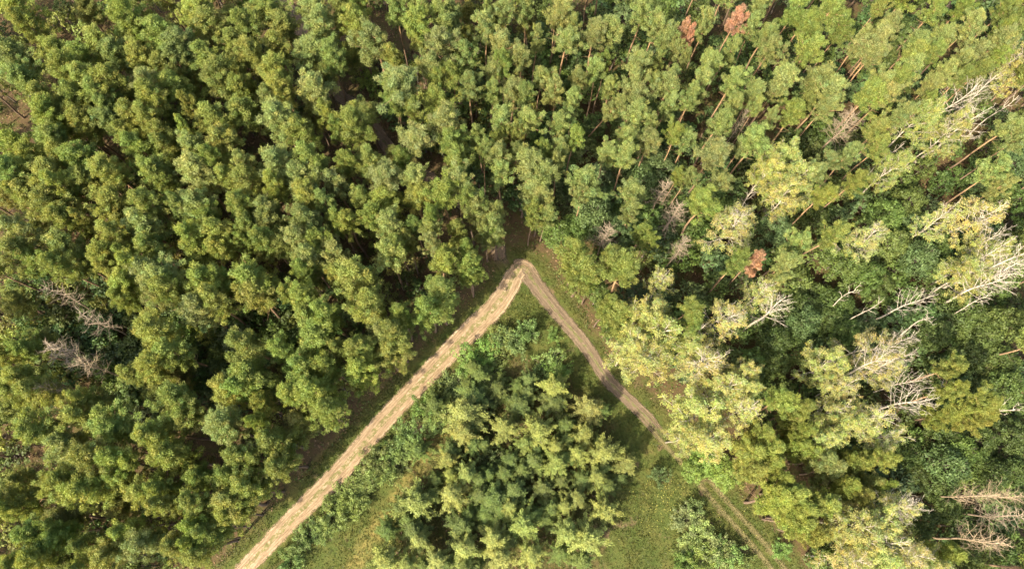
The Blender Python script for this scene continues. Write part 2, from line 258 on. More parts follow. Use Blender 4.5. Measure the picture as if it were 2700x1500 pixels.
def pine(seed, rad=2.1, h=22.0, cb=15.5, dens=1.0, nb=30, needle=True, top_open=False):
    rng = np.random.default_rng(seed); T = MB(); L = MB()
    lean = rng.normal(0, .35, 2); zz = np.linspace(0, h * .985, 9)
    P = np.stack([lean[0] * (zz / h) ** 2 + .12 * np.sin(zz * .5 + seed), lean[1] * (zz / h) ** 2 + .12 * np.cos(zz * .4 + seed * 2), zz], 1)
    tube(T, P, np.interp(zz, [0, 2, h * .6, h], [.21, .17, .125, .03]), 7)
    for i in range(9):                                  # dry stubs below the crown
        z = rng.uniform(cb - 4, cb + .5); a = rng.uniform(0, 2 * PI)
        limb(T, along(P, z / h), (math.cos(a), math.sin(a), .1), rng.uniform(.5, 1.7), .03, n=3, k=3, rng=rng)
    skew = rng.uniform(0, 2 * PI); asym = rng.uniform(.1, .38)
    for i in range(nb):
        u = (i + rng.uniform(-.4, .4)) / nb; u = min(max(u, 0), .98); z = cb + (h - cb) * u
        a = i * 2.39996 + rng.uniform(-.4, .4)
        R = rad * crown_profile(u) * rng.uniform(.55, 1.3) * (1 + asym * math.cos(a - skew))
        d = np.array([math.cos(a), math.sin(a), .25 + .55 * u])
        pts, ds = limb(T, along(P, z / h), d, R * 1.05, .045, n=4, up=.55, wig=.1, k=4, rng=rng)
        if not needle: continue
        nc = 6 if R > 1.3 else 4
        side = np.cross(unit(d), np.array([0, 0, 1.]))
        for q in range(nc):
            f = 1 - q * (.17 if nc == 6 else .22) + rng.uniform(-.07, .07)
            c = along(pts, min(1, max(.12, f))) + side * rng.normal(0, .26 * (1.15 - f * .5)) + rng.normal(0, .11, 3) + np.array([0, 0, .14])
            r = rng.uniform(.22, .42)
            clump(L, c, r, int(150 * dens * (r / .4) ** 1.8), .23 / dens ** .5, .095 / dens ** .5, flat=1.1, low=-.8, rng=rng, spike=.62, out=d * .8 + np.array([0, 0, .9]),
                  tint=np.array([1, 1, 1]) * rng.uniform(.86, 1.16) * np.array([1 + rng.normal(0, .06), 1, 1 + rng.normal(0, .07)]))
    for q in range(8):
        c = np.array([P[-1, 0], P[-1, 1], h - .35 - .12 * q]) + rng.normal(0, .16 + .04 * q, 3) * np.array([1, 1, .5])
        if needle: clump(L, c, rng.uniform(.22, .34), int(100 * dens), .23 / dens ** .5, .095 / dens ** .5, flat=1.25, rng=rng, spike=.5, out=np.array([0, 0, 1.2]))
    return T, L

def birch(seed, rad=2.6, h=21.0, cb=9.0, leafy=1.0, nb=20, tw=1.0, wg=1.0, sub=6, stem=1.0):
    """ascending white limbs, drooping leafy ends; leafy below one leaves the upper limbs bare"""
    rng = np.random.default_rng(seed); T = MB(); L = MB()
    lean = rng.normal(0, .5, 2); zz = np.linspace(0, h, 10)
    P = np.stack([lean[0] * (zz / h) ** 2 + .18 * np.sin(zz * .45 + seed), lean[1] * (zz / h) ** 2 + .18 * np.cos(zz * .5 + seed), zz], 1)
    tube(T, P, np.interp(zz, [0, 2, h * .6, h], [.2 * stem, .16 * stem, .105 * stem, .02]), 7)
    for i in range(nb):
        u = (i + rng.uniform(-.3, .3)) / nb; u = min(max(u, 0), .97); z = cb + (h - cb) * u * .96; a = i * 2.39996 + rng.uniform(-.5, .5)
        Lb = rad * (1.25 - .75 * u) * rng.uniform(.75, 1.15)
        d0 = np.array([math.cos(a), math.sin(a), 1.05 + .7 * u])
        pts, ds = limb(T, along(P, z / h), d0, Lb * 1.4, .046 * (1.1 - .5 * u) * tw, .011, n=5, up=.05, wig=.08 * wg, k=4, rng=rng)
        for q in range(sub):
            f = .3 + .7 * q / (sub - 1.); p = along(pts, f); dd = ds[min(len(ds) - 1, int(f * 5))]
            side = unit(np.cross(dd, np.array([0, 0, 1.])) * (1 if q % 2 else -1) * .7 + dd * 1.1 + rng.normal(0, .22, 3))
            L2 = Lb * .5 * (1.2 - .6 * f) * rng.uniform(.7, 1.2)
            p2, d2 = limb(T, p, side, L2, .019 * tw, .007, n=3, up=-.2, wig=.11 * wg, k=3, rng=rng)
            for s in range(3 if leafy else 2):
                pp = along(p2, .45 + .27 * s); ss = unit(d2[-1] + rng.normal(0, .55, 3))
                p3, d3 = limb(T, pp, ss, L2 * .6, .011 * tw, .005, n=2, up=-.5, wig=.16, k=3, rng=rng)
                keep = leafy * (1.15 if u < .6 else .85 if leafy > .9 else .35)
                if rng.random() < keep:
                    nn = int(36 * min(1.0, leafy + .25))
                    e = p3[-1] + rng.normal(0, .15, (nn, 3)) + np.outer(rng.uniform(-.35, .2, nn), d3[-1]) - np.stack([0 * rng.random(nn), 0 * rng.random(nn), rng.uniform(0, .5, nn)], 1)
                    leaves(L, e, np.array([d3[-1] * .3 + np.array([0, 0, .9])] * nn), .19, .115, .55, rng=rng,
                           tint=np.tile(np.array([rng.uniform(.78, 1.15), 1, rng.uniform(.8, 1.2)]) * rng.uniform(.78, 1.22), (nn, 1)))
    return T, L

def snag(seed, h=17.0, n=7):
    rng = np.random.default_rng(seed); T = MB(); zz = np.linspace(0, h, 9); ln = rng.normal(0, .9, 2)
    P = np.stack([ln[0] * (zz / h) ** 2 + .3 * np.sin(zz * .5 + seed), ln[1] * (zz / h) ** 2 + .3 * np.cos(zz * .6 + seed), zz], 1)
    tube(T, P, np.interp(zz, [0, 2, h], [.19, .16, .05]), 7)
    for i in range(n):
        z = h * (.62 + .37 * i / n); a = i * 2.4 + rng.uniform(-.6, .6)
        pts, ds = limb(T, along(P, z / h), (math.cos(a), math.sin(a), 1.0), rng.uniform(1.0, 2.6), .06, .018, n=4, up=.2, wig=.28, k=4, rng=rng)
        for q in range(3):
            limb(T, along(pts, .45 + .25 * q), ds[2] + rng.normal(0, .7, 3), rng.uniform(.5, 1.1), .025, .01, n=3, wig=.25, k=3, rng=rng)
    return T, None

def dead_pine(seed, rad=2.0, h=19.0, cb=10.0, nb=44, rise=.25, curl=.2, twigs=6):
    rng = np.random.default_rng(seed); T = MB(); zz = np.linspace(0, h, 9)
    P = np.stack([.1 * np.sin(zz * .5 + seed), .1 * np.cos(zz * .6 + seed), zz], 1)
    tube(T, P, np.interp(zz, [0, 2, h], [.2, .16, .035]), 7)
    for i in range(nb):
        u = i / nb; z = cb + (h - cb) * u; a = i * 2.39996 + rng.uniform(-.4, .4); Lb = rad * (1.15 - .7 * u * u) * rng.uniform(.6, 1.15)
        pts, ds = limb(T, along(P, z / h), (math.cos(a), math.sin(a), rise), Lb, .032, .010, n=4, up=curl, wig=.2, k=4, rng=rng)
        for q in range(twigs):
            f = .3 + .7 * q / twigs
            limb(T, along(pts, f), ds[2] + rng.normal(0, .6, 3), Lb * rng.uniform(.25, .55), .013, .005, n=3, up=.2, wig=.3, k=3, rng=rng)
    return T, None

def broadleaf(seed, rad=3.0, h=11.0, n=46, lf=.34, each=110):
    rng = np.random.default_rng(seed); T = MB(); L = MB(); zz = np.linspace(0, h * .8, 6)
    P = np.stack([.2 * np.sin(zz * .6 + seed), .2 * np.cos(zz * .5 + seed), zz], 1)
    tube(T, P, np.interp(zz, [0, 1, h], [.2, .15, .04]), 6)
    for i in range(n):
        u = 1 - (i + .5) / n * .82; a = i * 2.39996 + rng.uniform(-.4, .4)     # over a dome
        el = math.asin(min(1, max(0, u))); rr = rad * rng.uniform(.72, 1.1)
        c = np.array([math.cos(a) * math.cos(el) * rr, math.sin(a) * math.cos(el) * rr, h * .5 + math.sin(el) * h * .46 * rng.uniform(.82, 1.06)])
        limb(T, along(P, min(.98, .45 + .5 * u * rng.uniform(.7, 1))), c - along(P, .6), max(.5, np.linalg.norm(c - along(P, .7)) * .8), .05, n=3, k=3, rng=rng)
        clump(L, c, rad * rng.uniform(.2, .34), int(each * rng.uniform(.7, 1.3)), lf, lf * .62, flat=.7, low=-.3, rng=rng, spike=.12, jit=.45,
              tint=np.array([1, 1, 1]) * rng.uniform(.82, 1.2))
    return T, L

def young_birch(seed, rad=1.9, h=9.5):
    rng = np.random.default_rng(seed); T = MB(); L = MB(); zz = np.linspace(0, h, 7)
    P = np.stack([.1 * np.sin(zz + seed), .1 * np.cos(zz * .8 + seed), zz], 1) + np.outer((zz / h) ** 2, [*rng.normal(0, .25, 2), 0])
    tube(T, P, np.interp(zz, [0, h], [.10, .015]), 6)
    nb = 46
    for i in range(nb):
        u = i / nb; z = h * (.22 + .76 * u); a = i * 2.39996 + rng.uniform(-.5, .5); Lb = rad * (1.15 - .98 * u ** 1.1) * rng.uniform(.6, 1.25)
        pts, ds = limb(T, along(P, z / h), (math.cos(a), math.sin(a), .75 + .5 * u), Lb * 1.2, .03, .008, n=4, up=-.2, wig=.09, k=3, rng=rng)
        tin = np.array([1, 1, 1]) * rng.uniform(.82, 1.18)
        for q in range(5):
            f = .25 + .75 * q / 4.; p = along(pts, f); n_ = 54
            e = p + rng.normal(0, .12 + .14 * (1 - f), (n_, 3)) + np.outer(rng.uniform(-.15, .35, n_), ds[-1])
            leaves(L, e, np.array([[0, 0, .8]] * n_) + ds[-1] * .3, .22, .085, .6, along=np.array([ds[-1] * 1.6] * n_), rng=rng, tint=np.tile(tin * (.8 + .4 * f), (n_, 1)))
    return T, L

def bush(seed, rad=1.5, h=2.6):
    rng = np.random.default_rng(seed); T = MB(); L = MB()
    for i in range(16):
        a = i * 2.39996; sp = rng.uniform(.15, 1) ** .7
        pts, ds = limb(T, (math.cos(a) * .15, math.sin(a) * .15, 0), (math.cos(a) * sp, math.sin(a) * sp, 1.1), h * rng.uniform(.75, 1.1), .035, .01, n=4, up=-.1, wig=.12, k=3, rng=rng)
        sc = rad / 1.5
        for q in range(5):
            f = .4 + .15 * q; c = along(pts, f) * np.array([sc, sc, 1]) + rng.normal(0, .16, 3)
            clump(L, c, rng.uniform(.2, .36), 34, .2, .11, flat=.8, rng=rng, spike=.4, tint=np.array([1, 1, 1]) * rng.uniform(.82, 1.2))
    return T, L
# ---------------------------------------------------------------- the ground and the tracks
def poly(pts): return np.array([at(x, y) for x, y in pts])
def smooth_line(P, step=.8):
    P = np.asarray(P, float); n = len(P); out = []
    for i in range(n - 1):
        p0, p1, p2, p3 = P[max(i - 1, 0)], P[i], P[i + 1], P[min(i + 2, n - 1)]
        k = max(2, int(np.linalg.norm(p2[:2] - p1[:2]) / step))
        for j in range(k):
            t = j / k; out.append(.5 * (2 * p1 + (p2 - p0) * t + (2 * p0 - 5 * p1 + 4 * p2 - p3) * t * t + (3 * p1 - p0 - 3 * p2 + p3) * t ** 3))
    out.append(P[-1]); return np.array(out)

SAND_PX = [(-60, 2400), (200, 2040), (440, 1740), (540, 1620), (646, 1500), (760, 1380), (893, 1246), (1005, 1118), (1117, 1000), (1218, 896), (1295, 822), (1336, 768), (1356, 728), (1380, 706), (1408, 738), (1446, 794), (1492, 852)]
FAINT_PX = [(1352, 706), (1372, 706), (1396, 730), (1437, 785), (1490, 851), (1541, 912), (1602, 1000), (1652, 1050), (1700, 1096), (1745, 1148), (1790, 1196)]
GRASSY_PX = [(1660, 1058), (1735, 1138), (1775, 1180), (1823, 1229), (1890, 1310), (1950, 1378), (2013, 1450), (2060, 1510), (2150, 1620), (2260, 1740), (2520, 2040), (2800, 2400)]
PATH_PX = [(1352, 725), (1322, 690), (1306, 640), (1262, 575), (1190, 515), (1125, 468), (1062, 440), (1010, 372), (950, 290), (895, 252), (845, 180), (790, 70), (745, 0), (700, -80), (640, -200)]
LINES = {k: poly(v) for k, v in (('sand', SAND_PX), ('faint', FAINT_PX), ('grassy', GRASSY_PX), ('path', PATH_PX))}

def vnoise(x, y, s, seed=0):
    """smooth value noise"""
    r = np.random.default_rng(seed).random((64, 64)); u = x / s; v = y / s
    i = np.floor(u).astype(int); j = np.floor(v).astype(int); fu = u - i; fv = v - j
    fu = fu * fu * (3 - 2 * fu); fv = fv * fv * (3 - 2 * fv); g = lambda a, b: r[a % 64, b % 64]
    return (g(i, j) * (1 - fu) + g(i + 1, j) * fu) * (1 - fv) + (g(i, j + 1) * (1 - fu) + g(i + 1, j + 1) * fu) * fv

def ground_z(x, y):
    return (vnoise(x, y, 14, 3) - .5) * .5 + (vnoise(x, y, 37, 5) - .5) * .8

def dist_line(x, y, P):
    d = np.full(np.shape(x), 1e9)
    for a, b in zip(P[:-1], P[1:]):
        v = b - a; t = np.clip(((x - a[0]) * v[0] + (y - a[1]) * v[1]) / (v @ v), 0, 1)
        d = np.minimum(d, np.hypot(x - a[0] - t * v[0], y - a[1] - t * v[1]))
    return d

def inside(x, y, P):
    r = np.zeros(np.shape(x), bool); n = len(P)
    for i in range(n):
        a, b = P[i], P[(i + 1) % n]
        c = ((a[1] > y) != (b[1] > y)) & (x < (b[0] - a[0]) * (y - a[1]) / (b[1] - a[1] + 1e-12) + a[0]); r ^= c
    return r

CLEARING = poly([(1360, 760), (1440, 800), (1500, 890), (1600, 1020), (1700, 1110), (1860, 1230), (2040, 1400), (2200, 1600), (2650, 2300), (60, 2300), (700, 1540), (900, 1300), (1140, 1030), (1290, 850)])
DRY = poly([(1190, 1120), (1110, 1210), (1060, 1300), (990, 1400), (930, 1500)])

THICKET = poly([(1130, 1060), (1290, 930), (1420, 950), (1610, 1080), (1640, 1220), (1590, 1420), (1600, 1640), (950, 1640), (1050, 1380), (1100, 1200)])
def grassiness(x, y):
    g = inside(x, y, CLEARING) * (1 - .5 * inside(x, y, THICKET))  # less grass in the thicket; its browner floor also paints in ground shade
    for k, wd in (('sand', 4.8), ('faint', 3.6), ('grassy', 4.5)):
        g = np.maximum(g, np.clip((wd - dist_line(x, y, LINES[k])) / 2.5, 0, 1))
    return g

m, n, l, b = node_mat('forest_ground')
geo = n.new('ShaderNodeNewGeometry'); at_ = n.new('ShaderNodeAttribute'); at_.attribute_name = 'tint'
sp = n.new('ShaderNodeSeparateColor'); l.new(at_.outputs['Color'], sp.inputs[0])
def noise(scale, det=5, rough=.6):
    q = n.new('ShaderNodeTexNoise'); q.inputs['Scale'].default_value = scale; q.inputs['Detail'].default_value = det; q.inputs['Roughness'].default_value = rough
    l.new(geo.outputs['Position'], q.inputs['Vector']); return q.outputs['Fac']
def ramp(fac, stops):
    r = n.new('ShaderNodeValToRGB'); e = r.color_ramp.elements
    while len(e) < len(stops): e.new(.5)
    for i, (p, c) in enumerate(stops): e[i].position = p; e[i].color = (*c, 1)
    l.new(fac, r.inputs[0]); return r.outputs[0]
def mix(f, a, b_):
    x = n.new('ShaderNodeMix'); x.data_type = 'RGBA'; l.new(f, x.inputs[0]); l.new(a, x.inputs[6]); l.new(b_, x.inputs[7]); return x.outputs[2]
def math_(op, a, b_=None, clamp=False):
    x = n.new('ShaderNodeMath'); x.operation = op; x.use_clamp = clamp
    for i, s in enumerate((a, b_)):
        if s is None: continue
        if isinstance(s, (int, float)): x.inputs[i].default_value = s
        else: l.new(s, x.inputs[i])
    return x.outputs[0]
floor_c = ramp(noise(.5, 8, .7), [(.3, (.045, .034, .016)), (.46, (.08, .052, .026)), (.56, (.068, .058, .02)), (.72, (.05, .062, .015))])
grass_c = ramp(noise(.35, 9, .75), [(.3, (.036, .052, .011)), (.46, (.054, .068, .016)), (.60, (.076, .078, .02)), (.76, (.12, .095, .036))])
dry_c = ramp(noise(.9, 6, .7), [(.35, (.12, .115, .03)), (.6, (.185, .145, .045))])
gf = math_('MULTIPLY_ADD', noise(.8, 4), .9); n_ = gf.node; n_.inputs[2].default_value = -.45
gmask = math_('ADD', sp.outputs['Red'], gf, True)
bare_c = ramp(noise(1.6, 7, .75), [(.3, (.085, .052, .028)), (.6, (.15, .10, .06)), (.75, (.10, .085, .03))])
grass_c = mix(ramp(noise(.16, 6, .7), [(.58, (0, 0, 0)), (.67, (1, 1, 1))]), grass_c, bare_c)
c1 = mix(gmask, floor_c, grass_c)
dm = math_('MULTIPLY', sp.outputs['Green'], ramp(noise(.7, 4), [(.35, (0, 0, 0)), (.6, (1, 1, 1))]))
c2 = mix(dm, c1, dry_c)
l.new(c2, b.inputs['Base Color']); b.inputs['Roughness'].default_value = .95; b.inputs['Specular IOR Level'].default_value = .1
bp = n.new('ShaderNodeBump'); bp.inputs['Strength'].default_value = .7; bp.inputs['Distance'].default_value = .25; l.new(noise(5, 6, .75), bp.inputs['Height']); l.new(bp.outputs[0], b.inputs['Normal'])
M_ground = m

xs = np.concatenate([[-900, -500, -250, -160], np.arange(-120, 121, 1.0), [160, 250, 500, 900]])
ys = np.concatenate([[-900, -500, -200, -90], np.arange(-50, 131, 1.0), [170, 260, 500, 900]])
X, Y = np.meshgrid(xs, ys); Z = ground_z(X, Y)
G = MB(); nx = len(xs); ii = (np.arange(len(ys) - 1)[:, None] * nx + np.arange(nx - 1)[None]).ravel()
dry = np.clip((2.2 - dist_line(X, Y, DRY)) / 1.6, 0, 1)
G.add(np.stack([X, Y, Z], -1).reshape(-1, 3), np.stack([ii, ii + 1, ii + nx + 1, ii + nx], 1), np.stack([grassiness(X, Y), dry, 0 * dry], -1).reshape(-1, 3))
def put(name, me, parent=None):
    o = bpy.data.objects.new(name, me); C.objects.link(o); o.parent = parent; return o
og = put('ground', G.mesh('ground', [M_ground], True)); og['kind'] = 'structure'

def road_mat(name, sand, dark, grass, centre, tracks, cover):
    """sandy wheel tracks with a grassy middle and a torn edge; across = uv.x from -1 to 1"""
    global n, l, geo
    m, n, l, b = node_mat(name); geo = n.new('ShaderNodeNewGeometry')
    uv = n.new('ShaderNodeUVMap'); uv.uv_map = 'road'; s = n.new('ShaderNodeSeparateXYZ'); l.new(uv.outputs[0], s.inputs[0])
    ax = math_('ABSOLUTE', s.outputs['X'])
    mp = n.new('ShaderNodeMapping'); mp.inputs['Scale'].default_value = (5.0, .22, 1); l.new(uv.outputs[0], mp.inputs[0])
    st = n.new('ShaderNodeTexNoise'); st.inputs['Scale'].default_value = 1.6; st.inputs['Detail'].default_value = 6; st.inputs['Roughness'].default_value = .7; l.new(mp.outputs[0], st.inputs['Vector'])
    streak = st.outputs['Fac']
    base = ramp(noise(.6, 8, .75), [(.3, tuple(v * .78 for v in sand)), (.55, sand), (.75, tuple(v * 1.14 for v in sand))])
    base = mix(ramp(streak, [(.40, (1, 1, 1)), (.58, (0, 0, 0))]), base, ramp(noise(2.2, 6), [(.3, dark), (.7, tuple(v * 1.25 for v in dark))]))
    speck = ramp(noise(3.4, 5, .8), [(.57, (0, 0, 0)), (.64, (1, 1, 1))])
    gr = ramp(noise(1.2, 6), [(.3, grass), (.7, tuple(v * 1.5 for v in grass))])
    # the middle ridge and the shoulders are grown over, the two wheel tracks stay bare
    d = math_('ABSOLUTE', math_('SUBTRACT', ax, tracks))
    wob = math_('MULTIPLY', math_('SUBTRACT', noise(.9, 6, .7), .5), .55)
    mid = math_('LESS_THAN', math_('ADD', ax, wob), centre)
    mid = math_('MULTIPLY', mid, ramp(noise(1.7, 6, .8), [(.42, (0, 0, 0)), (.54, (1, 1, 1))]))
    base = mix(math_('MAXIMUM', mid, math_('MULTIPLY', speck, .45)), base, gr)
    rut = n.new('ShaderNodeMapRange'); rut.inputs[1].default_value = .17; rut.inputs[2].default_value = .05; rut.inputs[4].default_value = .55
    l.new(math_('ADD', math_('ABSOLUTE', math_('SUBTRACT', d, .1)), math_('MULTIPLY', math_('SUBTRACT', noise(1.3, 5, .7), .45), .3)), rut.inputs[0])      # worn lines either side of each wheel track
    base = mix(rut.outputs[0], base, ramp(noise(2.2, 6), [(.3, dark), (.7, tuple(v * 1.4 for v in dark))]))
    l.new(base, b.inputs['Base Color']); b.inputs['Roughness'].default_value = .95; b.inputs['Specular IOR Level'].default_value = .1
    edge = math_('ADD', math_('ADD', ax, math_('MULTIPLY', math_('SUBTRACT', noise(.55, 7, .75), .5), .75)), math_('MULTIPLY', math_('SUBTRACT', noise(3.5, 3, .75), .5), .35))
    mr = n.new('ShaderNodeMapRange'); mr.inputs[1].default_value = .86; mr.inputs[2].default_value = .66; l.new(edge, mr.inputs[0])
    a = mr.outputs[0]
    if cover < 1:
        bare = n.new('ShaderNodeMapRange'); bare.inputs[1].default_value = .30; bare.inputs[2].default_value = .08
        l.new(math_('ADD', d, math_('MULTIPLY', math_('SUBTRACT', noise(1.1, 6, .75), .5), .5)), bare.inputs[0])
        a = math_('MULTIPLY', a, math_('MULTIPLY', bare.outputs[0], cover))
    fa = n.new('ShaderNodeAttribute'); fa.attribute_name = 'tint'
    fd = n.new('ShaderNodeMapRange'); fd.inputs[1].default_value = .35; fd.inputs[2].default_value = .65     # the sand and its painted sunlit end give out in torn patches
    l.new(math_('ADD', math_('MULTIPLY', fa.outputs['Fac'], 1.1), math_('MULTIPLY', math_('SUBTRACT', noise(.8, 6, .75), .5), .9)), fd.inputs[0])
    a = math_('MULTIPLY', a, fd.outputs[0])
    l.new(a, b.inputs['Alpha'])
    bp = n.new('ShaderNodeBump'); bp.inputs['Strength'].default_value = .8; bp.inputs['Distance'].default_value = .15
    l.new(math_('ADD', streak, noise(3, 6, .75)), bp.inputs['Height']); l.new(bp.outputs[0], b.inputs['Normal'])
    return m

def road(name, pts_px, half, mat, lift, fade=(.01, .01)):
    P = smooth_line(np.array([[*at(x, y), hw] for (x, y), hw in zip(pts_px, half)]), .5)
    c, hw = P[:, :2], P[:, 2]; t = unit(np.gradient(c, axis=0)); nn = np.stack([t[:, 1], -t[:, 0]], 1)
    u = np.linspace(-1, 1, 25); s = np.concatenate([[0], np.cumsum(np.linalg.norm(np.diff(c, axis=0), axis=1))])
    xy = c[:, None] + nn[:, None] * (u[None, :, None] * hw[:, None, None])
    rut = .05 * np.exp(-((np.abs(u) - .42) / .13) ** 2)
    z = ground_z(xy[..., 0], xy[..., 1]) + lift + .06 * np.clip(1 - np.abs(u) ** 4, 0, 1) - rut + (vnoise(xy[..., 0], xy[..., 1], .9, 9) - .5) * .05
    M = MB(); k = len(u); ii = (np.arange(len(c) - 1)[:, None] * k + np.arange(k - 1)[None]).ravel()
    M.add(np.concatenate([xy, z[..., None]], -1).reshape(-1, 3), np.stack([ii, ii + 1, ii + k + 1, ii + k], 1), np.repeat((np.clip(s / fade[0], 0, 1) * np.clip((s[-1] - s) / fade[1], 0, 1))[:, None] * np.ones((1, k)), 3).reshape(-1, 3))
    me = M.mesh(name, [mat], True); uv = me.uv_layers.new(name='road')
    UV = np.stack(np.broadcast_arrays(u[None], s[:, None]), -1).reshape(-1, 2); li = np.empty(len(me.loops), np.int32); me.loops.foreach_get('vertex_index', li)
    uv.data.foreach_set('uv', UV[li].astype(np.float32).ravel())
    o = put(name, me); o['kind'] = 'structure'
    return o

M_sand = road_mat('pale_sand', SAND_C, SAND_D, (.10, .092, .034), .2, .42, 1)
M_faint = road_mat('greyish_sand', FAINT_C, FAINT_D, (.085, .085, .03), .13, .42, 1)
M_grassy = road_mat('worn_grass', (.155, .125, .058), (.11, .095, .04), (.085, .085, .026), .22, .42, .85)
M_path = road_mat('leaf_litter', (.165, .112, .070), (.11, .078, .048), (.08, .075, .03), .08, .42, 1)
road('forest_path', PATH_PX, [1.2, 1.5] + [1.7] * 13, M_path, .06, (7, .01))
road('faint_track', FAINT_PX, [1.6, 2.0, 1.9, 1.75, 1.6, 1.5, 1.4, 1.35, 1.3, 1.25, 1.2], M_faint, .075, (.01, 12))
road('grassy_track', GRASSY_PX, [1.4, 1.5, 1.7, 1.9, 2, 2, 2, 2, 2, 2, 2, 2], M_grassy, .067, (6, .01))
road("sandy_track", SAND_PX, [1.9, 1.9, 1.9, 1.85, 1.75, 1.85, 2.0, 1.95, 2.1, 2.3, 2.3, 2.2, 2.05, 1.8, 1.6, 1.5], M_sand, .09, (.01, 13))  # far end lies over the faint track, its pale colour painting that stretch as sunlit

# ---------------------------------------------------------------- things: one Empty per tree, with a trunk and a crown
def protos(kind, trunk_mat, leaf_mat, makers):
    out = []
    for T, L in makers:
        out.append((T.mesh(kind + '_trunk', [trunk_mat], True), None if L is None or not L.k else L.mesh(kind + '_crown', [leaf_mat]), T, L))
    return out

def tree(name, cat, label, group, x, y, pr, sxy, sz, rz, color, tiltx=0.0, tilty=0.0):
    e = bpy.data.objects.new(name, None); e.empty_display_size = .3; C.objects.link(e)
    e.location = (x, y, float(ground_z(np.array(x), np.array(y))) - .06); e.rotation_euler = (tiltx, tilty, rz); e.scale = (sxy, sxy, sz)
    e['label'] = label; e['category'] = cat
    if group: e['group'] = group
    t = put('trunk', pr[0], e)
    if pr[1] is not None:
        c = put('crown', pr[1], e); c.color = (*color, 1)
    return e

def mat4(x, y, z, sxy, sz, rz):
    c, s = math.cos(rz), math.sin(rz)
    return np.array([[c * sxy, -s * sxy, 0, x], [s * sxy, c * sxy, 0, y], [0, 0, sz, z], [0, 0, 0, 1.]])

def read(table):
    for (ox, oy), txt in table.items():
        for q in txt.split():
            x, y, r, k = q.split(','); yield ox + float(x) / CR, oy + float(y) / CR, float(r) / CR, k

S_PX = {k: np.array(v, float) for k, v in (('sand', SAND_PX), ('faint', FAINT_PX + GRASSY_PX[1:]))}
CLEAR_PX = np.array([(1360, 760), (1500, 890), (1600, 1020), (1745, 1148), (1890, 1310), (2060, 1510), (640, 1510), (893, 1246), (1117, 1000), (1295, 822)], float)
def where(px, py):
    a = np.array(px), np.array(py)
    if inside(*a, CLEAR_PX): return 'between the two tracks'
    if dist_line(*a, S_PX['sand']) < 150: return 'beside the sandy track'
    if dist_line(*a, S_PX['faint']) < 150: return 'beside the fainter track'
    if math.hypot(px - 1375, py - 700) < 260: return 'near the track junction'
    if px < 1300 and py > 700: return 'in the stand left of the sandy track'
    if py < 700 and px < 1150: return 'in the dense upper left stand'
    if py < 700 and px < 1850: return 'in the stand above the junction'
    if py < 520: return 'in the upper right mixed wood'
    return 'in the wood beyond the fainter track'
USED = {}
def lab(look, px, py):
    """look, landmark, and where in the photograph, so that it can be pointed to"""
    w_ = where(px, py); ax = px / PW * 100; ay = py / PH * 100
    for d in (0, 1):
        s = f'{look} {w_}, {ax:.{d}f}% across, {ay:.{d}f}% down'
        if s not in USED: break
    USED[s] = 1
    return s

TINT = {'y': C_Y, 'g': C_G, 'b': C_B, 'p': C_P, 'd': C_D, 'r': C_R}
HUE = {'y': 'yellow-green', 'g': 'mid green', 'b': 'bluish green', 'p': 'pale green', 'd': 'dark green'}
rnd = random.Random(5)
def vary(c, k=.12):
    f = 1 + rnd.uniform(-k, k); return tuple(v * f * (1 + rnd.uniform(-k, k) * .5) for v in c)
def size(r, lo, hi): return 'small' if r < lo else 'broad' if r > hi else 'medium'

def stand(px, py, r, zc, hk):
    """stand a tree whose crown centre (at height zc) shows at a photo pixel; returns x, y and the crown's half width in metres"""
    x, y = at(px, py, zc); return x, y, r / px_scale(x, y, zc)

# pines -------------------------------------------------------------------------------------------------
P_pine = protos('pine', M_pbark, M_needle, [pine(100 + i, cb=(12.6 if i < 6 else 14.8) + .7 * (i % 4), nb=(32 if i < 6 else 25) + 3 * (i % 4), dens=DENS) for i in range(12)])
P_edge = protos('edge_pine', M_pbark, M_needle, [pine(150 + i, rad=2.3, cb=9 + i % 3, nb=46, dens=.85) for i in range(5)])
allp = []
for i, (px, py, r, k) in enumerate(read(PINES)):
    allp.append((px, py, r, k, r * (.75 if k == 'd' else 1) * (.5 if not (0 < px < PW and 0 < py < PH) else 1)))
